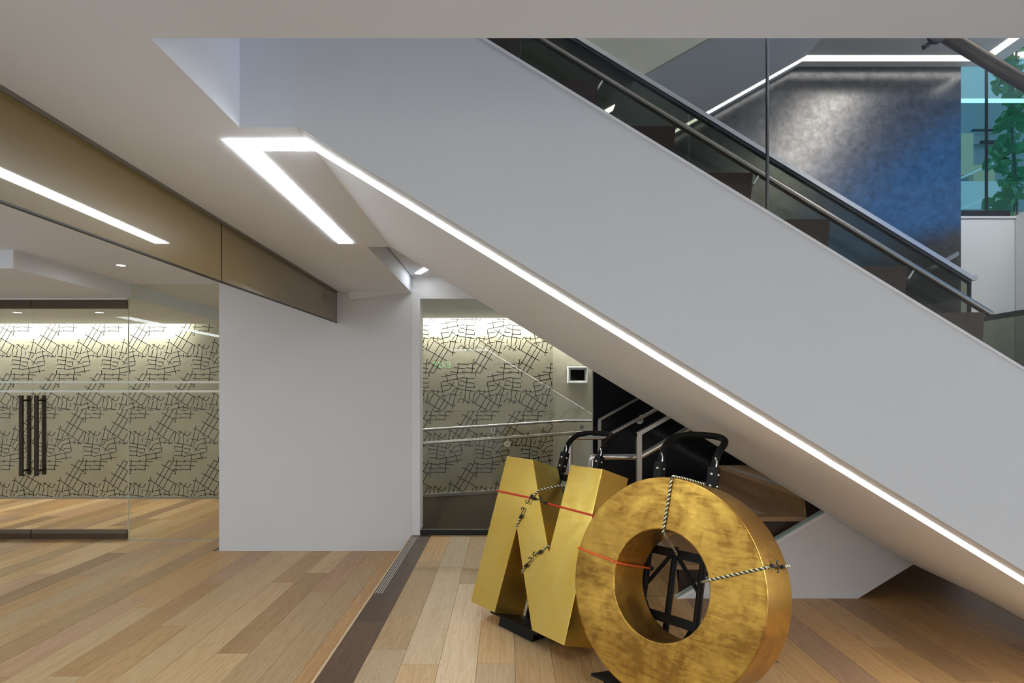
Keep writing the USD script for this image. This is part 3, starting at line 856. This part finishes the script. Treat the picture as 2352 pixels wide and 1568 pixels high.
def flat_rail(d, pts, r, label, bracket_px=None, wall=None):
    P = [(px_x(u, d), d, px_z(v, d)) for u, v in pts]
    P = [(P[0][0], d, UP)] + P
    t = thing('handrail', label, 'handrail', (P[0][0], d, UP))
    obj('rail', tube(round_corners(P, .03), r, 18), 'bright_steel', t, smooth=40)
    if bracket_px:
        u, v = bracket_px
        X, Z = px_x(u, d), px_z(v, d)
        b = obj('bracket', tube(round_corners([(X - .02, d, Z + .06), (X + .01, d, Z), (X + .01, wall, Z)], .015), .008, 10), 'bright_steel', t, smooth=40)
        obj('rosette', cat(cyl((X, wall - .03, Z), (X, wall - .012, Z), .03, 18)), 'bright_steel', b, smooth=40)


flat_rail(5.30, [(1310, 1005), (1386, 1005), (1700, 837)], .0195, 'silver tube handrail on the far side of the oak stair', (1475, 968), 5.432)
flat_rail(3.98, [(1358, 1049), (1470, 1049), (1760, 880)], .0205, 'silver tube handrail on the near side of the oak stair, partly behind glass')

# ================================================================= TEAL WINDOW, ATRIUM AND PLANT
w3 = thing('window_3', label='teal glass window to the atrium above the landing parapet', kind='structure', loc=(4.9, 5.66, pz))
sill = px_z(486, 5.66)
obj('sill', box(4.395, 4.93, 5.62, 5.70, pz + .019, sill), 'black_trim', w3, label='dark window sill')
xm = px_x(2266, 5.66)
obj('pane', box(4.395, xm - .008, 5.655, 5.665, sill, EYE + 3.3), 'teal_glass', w3)
obj('pane', box(xm + .008, 6.6, 5.655, 5.665, sill, EYE + 3.3), 'teal_glass', w3)
obj('mullion', box(xm - .007, xm + .007, 5.65, 5.675, sill, EYE + 3.3), 'black_trim', w3)
al = thing('linear_light', 'thin horizontal light behind the teal window', 'light', (5.2, 5.8, EYE + 2.95))
obj('diffuser', box(4.4, 5.6, 5.70, 5.73, px_z(233, 5.7), px_z(226, 5.7)), 'upper_led', al)
at = thing('wall_atrium', kind='structure', label='office walls and floors of the atrium seen through the teal window')
AY = 10.5
def ab(u0, u1, v0, v1, d, th, m, label=None):
    obj('wall_panel', box(px_x(u0, d), px_x(u1, d), d, d + th, px_z(v1, d), px_z(v0, d)), m, at, label=label)
plain('atrium_grey', (.34, .36, .40), .6)
plain('atrium_pale', (.86, .86, .86), .6)
plain('atrium_beige', (.75, .60, .38), .6)
ab(2100, 2500, 20, 232, AY, .1, 'atrium_pale', 'pale upper atrium wall')
ab(2100, 2500, 232, 330, AY - .1, .1, 'atrium_grey', 'grey atrium wall band')
ab(2100, 2500, 330, 700, AY, .1, 'atrium_grey')
ab(2195, 2236, 306, 402, AY - .5, .1, 'atrium_beige', 'beige atrium wall area')
ab(2236, 2285, 378, 420, AY - .4, .1, 'atrium_beige')
ab(2195, 2300, 416, 480, AY - .8, .1, 'atrium_pale')
ab(2236, 2300, 296, 299, AY - .2, .05, 'black_trim')
ab(2255, 2310, 322, 328, AY - .6, .05, 'black_trim')
obj('atrium_balustrade', bar_xz(px_x(2200, 9.4), px_z(412, 9.4), px_x(2300, 9.4), px_z(366, 9.4), .03, 9.38, 9.42), 'bright_steel', at)
obj('atrium_balustrade', bar_xz(px_x(2200, 9.4), px_z(482, 9.4), px_x(2260, 9.4), px_z(458, 9.4), .03, 9.38, 9.42), 'bright_steel', at)
obj('atrium_floor', box(4.4, 12, 5.75, 10.4, EYE + .9, EYE + 1.0), 'atrium_grey', at)
av = thing('linear_light', 'horizontal light strip among the leaves at the top right corner', 'light', (6.4, 7.4, EYE + 4.3))
obj('diffuser', box(px_x(2310, 7.4), px_x(2420, 7.4), 7.38, 7.42, px_z(130, 7.4), px_z(121, 7.4)), 'upper_led', av)

pl = thing('climbing_plant', 'tall leafy climbing plant behind the teal window at the right edge', 'plant', (px_x(2315, 6.6), 6.6, EYE + 1.0))
PD = 6.6
for k, (u0, sway) in enumerate(((2312, 6), (2325, 9), (2340, 5))):
    pts = [(px_x(u0 + sway * math.sin(v / 60 + k), PD) + 0, PD + .1 * k - .1, px_z(v, PD)) for v in range(560, 40, -26)]
    obj('stem', tube(smooth_path(pts, 3), .012, 6), 'stem_bark', pl, smooth=40)
lf_pts = [(0, 0), (.16, .30), (.44, .42), (.75, .28), (1, 0), (.75, -.28), (.44, -.42), (.16, -.30)]
count = 0
while count < 260:
    v = rng.uniform(75, 485)
    ledge = 2290 + 14 * math.sin(v / 31) + 10 * math.sin(v / 13 + 2) - (28 if v > 455 else 0) + (8 if 200 < v < 300 else 0)
    u = ledge + abs(rng.normal(0, 28))
    if u > 2375:
        continue
    d = PD + rng.uniform(-.3, .35)
    c = np.array([px_x(u, d), d, px_z(v, d)])
    L = rng.uniform(.10, .17)
    yaw, dr, ti = rng.uniform(-math.pi, math.pi), rng.uniform(-1.0, .5), rng.uniform(-.8, .8)
    f = np.array([math.cos(yaw) * math.cos(dr), math.sin(yaw) * math.cos(dr), math.sin(dr)])
    s = np.cross(f, [0, 0, 1]); s /= np.linalg.norm(s); w = np.cross(s, f)
    s, w = s * math.cos(ti) + w * math.sin(ti), w * math.cos(ti) - s * math.sin(ti)
    V = [c + L * (a * f + b * s + (-.25 * a * a + .35 * abs(b)) * w) for a, b in lf_pts] + [c + L * (a * f - .25 * a * a * w) for a in (.33, .66)]
    F = [[0, 1, 8], [1, 2, 8], [2, 9, 8], [2, 3, 9], [3, 4, 9], [4, 5, 9], [5, 6, 9], [6, 8, 9], [6, 7, 8], [7, 0, 8]]
    obj('leaf', (V, F), 'leaf', pl, smooth=True)
    count += 1


# ================================================================= GOLD LETTERS ON HAND TRUCKS
def frame(yaw, pitch, roll):
    cy, sy, cp, sp, cr, sr = math.cos(yaw), math.sin(yaw), math.cos(pitch), math.sin(pitch), math.cos(roll), math.sin(roll)
    R = np.array([[cy, -sy, 0], [sy, cy, 0], [0, 0, 1]]) @ np.array([[1, 0, 0], [0, cp, -sp], [0, sp, cp]]) @ np.array([[cr, 0, sr], [0, 1, 0], [-sr, 0, cr]])
    return R[:, 0], R[:, 2], -R[:, 1]


def local(C, uvn, pts):
    u, v, n = uvn
    p = np.asarray(pts, float)
    return np.asarray(C) + p[:, :1] * u + p[:, 1:2] * v + p[:, 2:3] * n


def inset(poly, b):
    P = np.asarray(poly, float)
    n = len(P)
    area = .5 * sum(P[i][0] * P[(i + 1) % n][1] - P[(i + 1) % n][0] * P[i][1] for i in range(n))
    if area < 0:
        b = -b
    out = []
    for i in range(n):
        a, c, e_ = P[i - 1], P[i], P[(i + 1) % n]
        d0 = (c - a) / np.linalg.norm(c - a); d1 = (e_ - c) / np.linalg.norm(e_ - c)
        n0, n1 = np.array([-d0[1], d0[0]]), np.array([-d1[1], d1[0]])
        k = (n0 + n1) / (1 + n0 @ n1)
        l = np.linalg.norm(k)
        if l > 3:
            k = k / l * 3
        out.append(c + k * b)
    return np.array(out)


def bevelled(poly, t, b):
    """Solid letter: outline in local u,v; front at n = 0, back at n = -t, edges rounded by b."""
    from shapely.geometry import Polygon
    rings = [(inset(poly, b), 0.0), (inset(poly, b * .3), -b * .3), (np.asarray(poly, float), -b), (np.asarray(poly, float), -t + b), (inset(poly, b * .3), -t + b * .3), (inset(poly, b), -t)]
    n = len(poly)
    V = np.vstack([np.column_stack([r, np.full(n, z)]) for r, z in rings])
    F = []
    for k in range(5):
        for i in range(n):
            j = (i + 1) % n
            F += [[k * n + i, (k + 1) * n + i, (k + 1) * n + j], [k * n + i, (k + 1) * n + j, k * n + j]]
    vv, ff = trimesh.creation.triangulate_polygon(Polygon(rings[0][0]), engine='earcut')
    idx = [int(np.argmin(np.abs(rings[0][0] - q).sum(1))) for q in vv]
    for f in ff:
        a, b_, c = [idx[q] for q in f]
        F += [[a, b_, c], [5 * n + a, 5 * n + c, 5 * n + b_]]
    m = trimesh.Trimesh(V, np.array(F), process=False)
    m.fix_normals()
    return m


# ---- N
CN = np.array([-.2182, 3.4849, .2444]); FN = frame(-.8811, -.3186, .0015)
W, H, A, Bx, Cy, Sx, TN = .7978, .9066, .2447, .5476, .4893, .2346, .2325
npoly = [(0, H), (A, H), (Bx, H - Cy), (W - Sx, H), (W, H), (W, 0), (W - A, 0), (W - Bx, Cy), (Sx, 0), (0, 0)][::-1]
m = bevelled(npoly, TN, .007)
m.vertices = local(CN, FN, m.vertices)
ln = thing('letter_n', 'large gold leaf capital letter N leaning back left of the round O', 'letter', tuple(CN))
obj('letter_body', m, 'gold_leaf', ln, smooth=35)
# ---- O
CO = np.array([.6562, 2.4806, .6799]); FO = frame(-.829, -.239, 0)
RO, RI, TO = .4639, .2320, .2416
b = .008
prof = [(RI, -b), (RI + b * .3, -b * .3), (RI + b, 0), (RO - b, 0), (RO - b * .3, -b * .3), (RO, -b), (RO, -TO + b), (RO - b * .3, -TO + b * .3), (RO - b, -TO), (RI + b, -TO), (RI + b * .3, -TO + b * .3), (RI, -TO + b)]
na, npf = 128, len(prof)
V = np.array([(r * math.cos(a), r * math.sin(a), z) for a in np.arange(na) * 2 * math.pi / na for r, z in prof])
F = []
for i in range(na):
    for j in range(npf):
        a0, a1 = i * npf + j, i * npf + (j + 1) % npf
        b0, b1 = ((i + 1) % na) * npf + j, ((i + 1) % na) * npf + (j + 1) % npf
        F += [[a0, b0, b1], [a0, b1, a1]]
m = trimesh.Trimesh(local(CO, FO, V), np.array(F), process=False)
m.fix_normals()
lo = thing('letter_o', 'large gold leaf ring-shaped letter O in front of the letter N', 'letter', tuple(CO))
obj('letter_body', m, 'gold_leaf_worn', lo, smooth=35)


# ---- hand trucks: own frame u (sideways), v (up along the frame), w (back)
def truck_matrix(C, uvn, u0, v0):
    u, v, n = uvn
    o = np.asarray(C) + u0 * u + v0 * v
    return Gf.Matrix4d(*map(float, u), 0, *map(float, v), 0, *map(float, n), 0, *map(float, o), 1)


WB = -.275      # frame plane behind the letter
HW = .145
tr = thing('hand_truck', 'black two-wheeled hand truck holding the letter N', 'hand truck', matrix=truck_matrix(CN, FN, .378, 0), group='hand trucks behind the gold letters')
for s in (-1, 1):
    obj('frame_rail', tube([(s * HW, -.01, WB), (s * HW, .97, WB)], .016, 14), 'black_paint', tr, smooth=40)
for v in (.29, .59, .86):
    obj('cross_bar', hull([(x, v + y, WB + z) for x in (-HW, HW) for y in (-.02, .02) for z in (-.006, .016)]), 'black_paint', tr)
obj('centre_bar', tube([(-.02, .02, WB - .03), (-.02, .62, WB - .03)], .015, 12), 'black_paint', tr, smooth=40)
for s in (-1, 1):
    obj('brace', tube([(-.02, .60, WB - .02), (s * HW, .42, WB - .02)], .010, 10), 'black_paint', tr, smooth=40)
    obj('brace', tube([(s * HW, .34, WB - .02), (0, .05, WB - .05)], .010, 10), 'black_paint', tr, smooth=40)
for s in (-1, 1):
    bkt = obj('handle_bracket', hull([(s * HW + x, v, WB + z) for x in (-.022, .022) for z in (-.016, .022) for v in (.90, 1.02)] + [(s * HW + x, .885, WB) for x in (-.018, .018)]), 'black_paint', tr)
    for v in (.93, .985):
        for q in (-1, 1):
            obj('bolt', sphere((s * HW + q * .023, v, WB + .004), .007, 1), 'bright_steel', bkt, smooth=True)
        obj('bolt', sphere((s * HW, v, WB + .024), .008, 1), 'bright_steel', bkt, smooth=True)
HP = [(-HW, 1.0, WB), (-HW, 1.05, WB), (-HW - .004, 1.10, WB - .02), (-HW, 1.155, WB - .07), (-HW + .055, 1.182, WB - .105), (0, 1.188, WB - .11), (HW - .055, 1.182, WB - .105), (HW, 1.155, WB - .07), (HW + .004, 1.10, WB - .02), (HW, 1.05, WB), (HW, 1.0, WB)]
obj('handle', tube(smooth_path(HP, 6), .0165, 14), 'black_rubber', tr, smooth=40, label='curved black rubber-covered handle loop')
for s in (-1, 1):
    obj('handle_wire', tube([(s * HW + .012, 1.02, WB + .012), (s * HW + .016, 1.045, WB + .016), (s * HW + .006, 1.065, WB + .018)], .004, 8), 'bright_steel', tr, smooth=40)
obj('toe_plate', hull([(x, v, z) for x in (-.20, .20) for v in (-.014, -.003) for z in (-.02, WB)]), 'black_paint', tr)
obj('toe_block', hull([(x, v, z) for x in (-.16, .13) for (v, z) in ((-.015, -.07), (-.015, -.2), (-.07, -.07), (-.030, -.2))]), 'black_paint', tr)
obj('axle', cyl((-.21, .115, WB - .10), (.21, .115, WB - .10), .009, 10), 'dark_steel', tr, smooth=40)
for s in (-1, 1):
    obj('axle_bracket', hull([(s * .13 + x, v, z) for x in (-.006, .006) for (v, z) in ((.0, WB), (.22, WB), (.10, WB - .12), (.13, WB - .12))]), 'black_paint', tr)
    a = np.linspace(0, 2 * np.pi, 33)[:-1]
    wheel = obj('wheel', tube(np.stack([np.full(32, s * .19), .115 + .066 * np.cos(a), WB - .10 + .066 * np.sin(a)], 1), .024, 12, closed=True), 'black_rubber', tr, smooth=40)
    obj('hub', cyl((s * .19 - .018, .115, WB - .10), (s * .19 + .018, .115, WB - .10), .048, 18), 'dark_steel', wheel, smooth=40)
p2 = numbered('/World', 'hand_truck')
x2 = UsdGeom.Xform.Define(stage, p2)
x2.GetPrim().GetReferences().AddInternalReference(tr)
x2.GetPrim().SetInstanceable(True)
x2.ClearXformOpOrder()
x2.MakeMatrixXform().Set(truck_matrix(CO, FO, -.095, -.464))
keys(x2.GetPrim(), label='black two-wheeled hand truck behind the ring-shaped letter O', category='hand truck', group='hand trucks behind the gold letters')


# ---- elastic cords
def rope(t, P, r):
    """Two-strand twisted cord along the path P (world points)."""
    P = np.asarray(P, float)
    L = np.concatenate([[0], np.cumsum(np.linalg.norm(np.diff(P, axis=0), axis=1))])
    n = max(8, int(L[-1] / .0028))
    s = np.linspace(0, L[-1], n)
    Q = np.stack([np.interp(s, L, P[:, i]) for i in range(3)], 1)
    T = np.gradient(Q, axis=0); T /= np.linalg.norm(T, axis=1)[:, None]
    a = np.cross(T, [0.3, .2, 1.0]); a /= np.linalg.norm(a, axis=1)[:, None]
    b_ = np.cross(T, a)
    ph = s / .020 * 2 * np.pi
    for off, mt in ((0, 'pale_strand'), (np.pi, 'dark_strand')):
        c = Q + r * .5 * (np.cos(ph + off)[:, None] * a + np.sin(ph + off)[:, None] * b_)
        obj('strand', tube(c, r * .62, 7), mt, t, smooth=True)


def nl(pts, off=.006): return local(CN, FN, [(u, v, off + (p[0] if p else 0)) for u, v, *p in pts])
def olp(pts): return local(CO, FO, pts)


def hook(t, c, d, side, up, size=.03):
    """Open wire hook of a cord: plastic collar at c, wire bent along d."""
    c = np.asarray(c, float)
    k = obj('collar', hull(np.vstack([c + d * a + side * .008 * math.cos(q) + up * .008 * math.sin(q) for a in (-.012, .012) for q in np.arange(8) * math.pi / 4])), 'hook_black', t)
    pts = [c + d * .008, c + d * size * .9 + side * .004, c + d * size * 1.5 + side * .002, c + d * size * 1.75 + side * .012, c + d * size * 1.55 + side * .022, c + d * size * 1.15 + side * .021]
    obj('hook', tube(smooth_path(pts, 5), .0028, 7), 'hook_black', t, smooth=True)


U, Vv, Nn = FN
def uv(du, dv):
    w = du * U + dv * Vv
    return w / np.linalg.norm(w)


def cord_thing(label, category, loc):
    return thing('bungee_cord', label, category, loc, 'elastic cords stretched around the gold letters')


# red cord round the N
t = cord_thing('thin red elastic cord with black hooks stretched across the letter N', 'cord', tuple(nl([(.42, .675)])[0]))
obj('cord', tube(np.vstack([local(CN, FN, [(-.006, .675, -.2), (-.007, .68, -.004)]), nl([(0, .681), (.16, .681), (.33, .680)])]), .0055, 8), 'red_cord', t, smooth=True)
obj('cord', tube(np.vstack([nl([(.457, .669), (.62, .664), (.797, .658)]), local(CN, FN, [(.805, .657, -.006), (.806, .655, -.2)])]), .0055, 8), 'red_cord', t, smooth=True)
hook(t, nl([(.345, .680)], .010)[0], uv(1, -.03), uv(0, 1), Nn)
hook(t, nl([(.452, .669)], .010)[0], uv(-1, .05), uv(0, 1), Nn)
# twisted cord from the right stem to the upper notch
t = cord_thing('pale twisted cord with black hooks hanging across the middle of the letter N', 'cord', tuple(nl([(.32, .682)])[0]))
rope(t, local(CN, FN, [(.585, .815, -.12), (.45, .785, -.06), (.365, .735, .002), (.335, .70, .007)]), .0055)
hook(t, nl([(.327, .690)], .014)[0], uv(-.35, -1), uv(-1, .3), Nn)
hook(t, nl([(.272, .562)], .010)[0], uv(.35, 1), uv(-1, .3), Nn)
rope(t, np.vstack([nl([(.268, .552), (.250, .505)]), local(CN, FN, [(.246, .482, -.01), (.244, .47, -.1)])]), .0050)
# lower twisted cord
t = cord_thing('short pale twisted cord with black hooks across the diagonal of the letter N', 'cord', tuple(nl([(.46, .37)])[0]))
rope(t, np.vstack([local(CN, FN, [(.552, .452, -.1), (.552, .452, -.004)]), nl([(.53, .440), (.505, .415)])]), .0045)
hook(t, nl([(.493, .402)], .010)[0], uv(-1, -1.0), uv(-1, 1), Nn)
hook(t, nl([(.410, .308)], .010)[0], uv(1, 1.1), uv(-1, 1), Nn)
rope(t, np.vstack([nl([(.404, .300), (.384, .272)]), local(CN, FN, [(.376, .262, -.006), (.372, .258, -.1)])]), .0045)

# cords round the O
rb = RI - .004
t = cord_thing('black and white twisted cord looped over the top of the letter O', 'cord', tuple(olp([(0, .34, .006)])[0]))
rope(t, olp([(.03, .468, -.235), (.012, .472, -.1), (.003, .470, -.004), (.001, .462, .006), (-.007, .222, .006), (-.009, .218, -.006), (-.045, .165, -.15), (-.078, .12, -.262)]), .0052)
t = cord_thing('orange-red elastic cord across the left side of the letter O', 'cord', tuple(olp([(-.34, .055, .006)])[0]))
obj('cord', tube(olp([(-.464, .067, -.16), (-.466, .066, -.004), (-.458, .065, .006), (-.225, .044, .006), (-.219, .043, -.004), (-.214, .036, -.13), (-.214, .031, -.262)]), .0052, 8), 'orange_cord', t, smooth=True)
obj('cord_end', cyl(olp([(-.214, .031, -.255)])[0], olp([(-.214, .031, -.275)])[0], .012, 10), 'hook_black', t, smooth=40)
t = cord_thing('white twisted cord with black hooks over the right side of the letter O', 'cord', tuple(olp([(.34, .12, .006)])[0]))
rope(t, olp([(.06, .03, -.262), (.15, .05, -.12), (.232, .072, .004), (.245, .078, .006), (.436, .163, .006), (.441, .166, -.006), (.441, .167, -.03)]), .0055)
for a, b_ in ((-.045, -.095), (-.14, -.10)):
    c0, c1 = olp([(.438, .172, a)])[0], olp([(.438, .172, b_)])[0]
    dd = (c1 - c0) / np.linalg.norm(c1 - c0)
    rad = olp([(.438, .172, 0)])[0] - olp([(.42, .165, 0)])[0]; rad /= np.linalg.norm(rad)
    hook(t, c0 + rad * .012, dd, np.cross(dd, rad), rad, .026)
rope(t, olp([(.441, .174, -.15), (.439, .18, -.235)]), .0055)


# ================================================================= EXIT SIGN BEHIND THE CAMERA (seen mirrored in the glass screen)
import meshkit
ex = thing('exit_sign', 'green lit exit sign hanging behind the camera, mirrored in the glass screen', 'sign', (-1.3, -.5, 2.09))
obj('sign_plate', box(-1.50, -1.10, -.52, -.505, 2.0, 2.18), 'black_trim', ex)
obj('hanger', box(-1.305, -1.295, -.516, -.508, 2.18, HC), 'steel', ex)
tm = meshkit.text_mesh('EXIT', .115, .004, True)
tm.apply_translation(-tm.bounds.mean(0))
tm.vertices = np.stack([-1.3 - tm.vertices[:, 0], -.502 + tm.vertices[:, 2], 2.09 + tm.vertices[:, 1]], 1)
obj('lettering', tm, 'exit_green', ex)
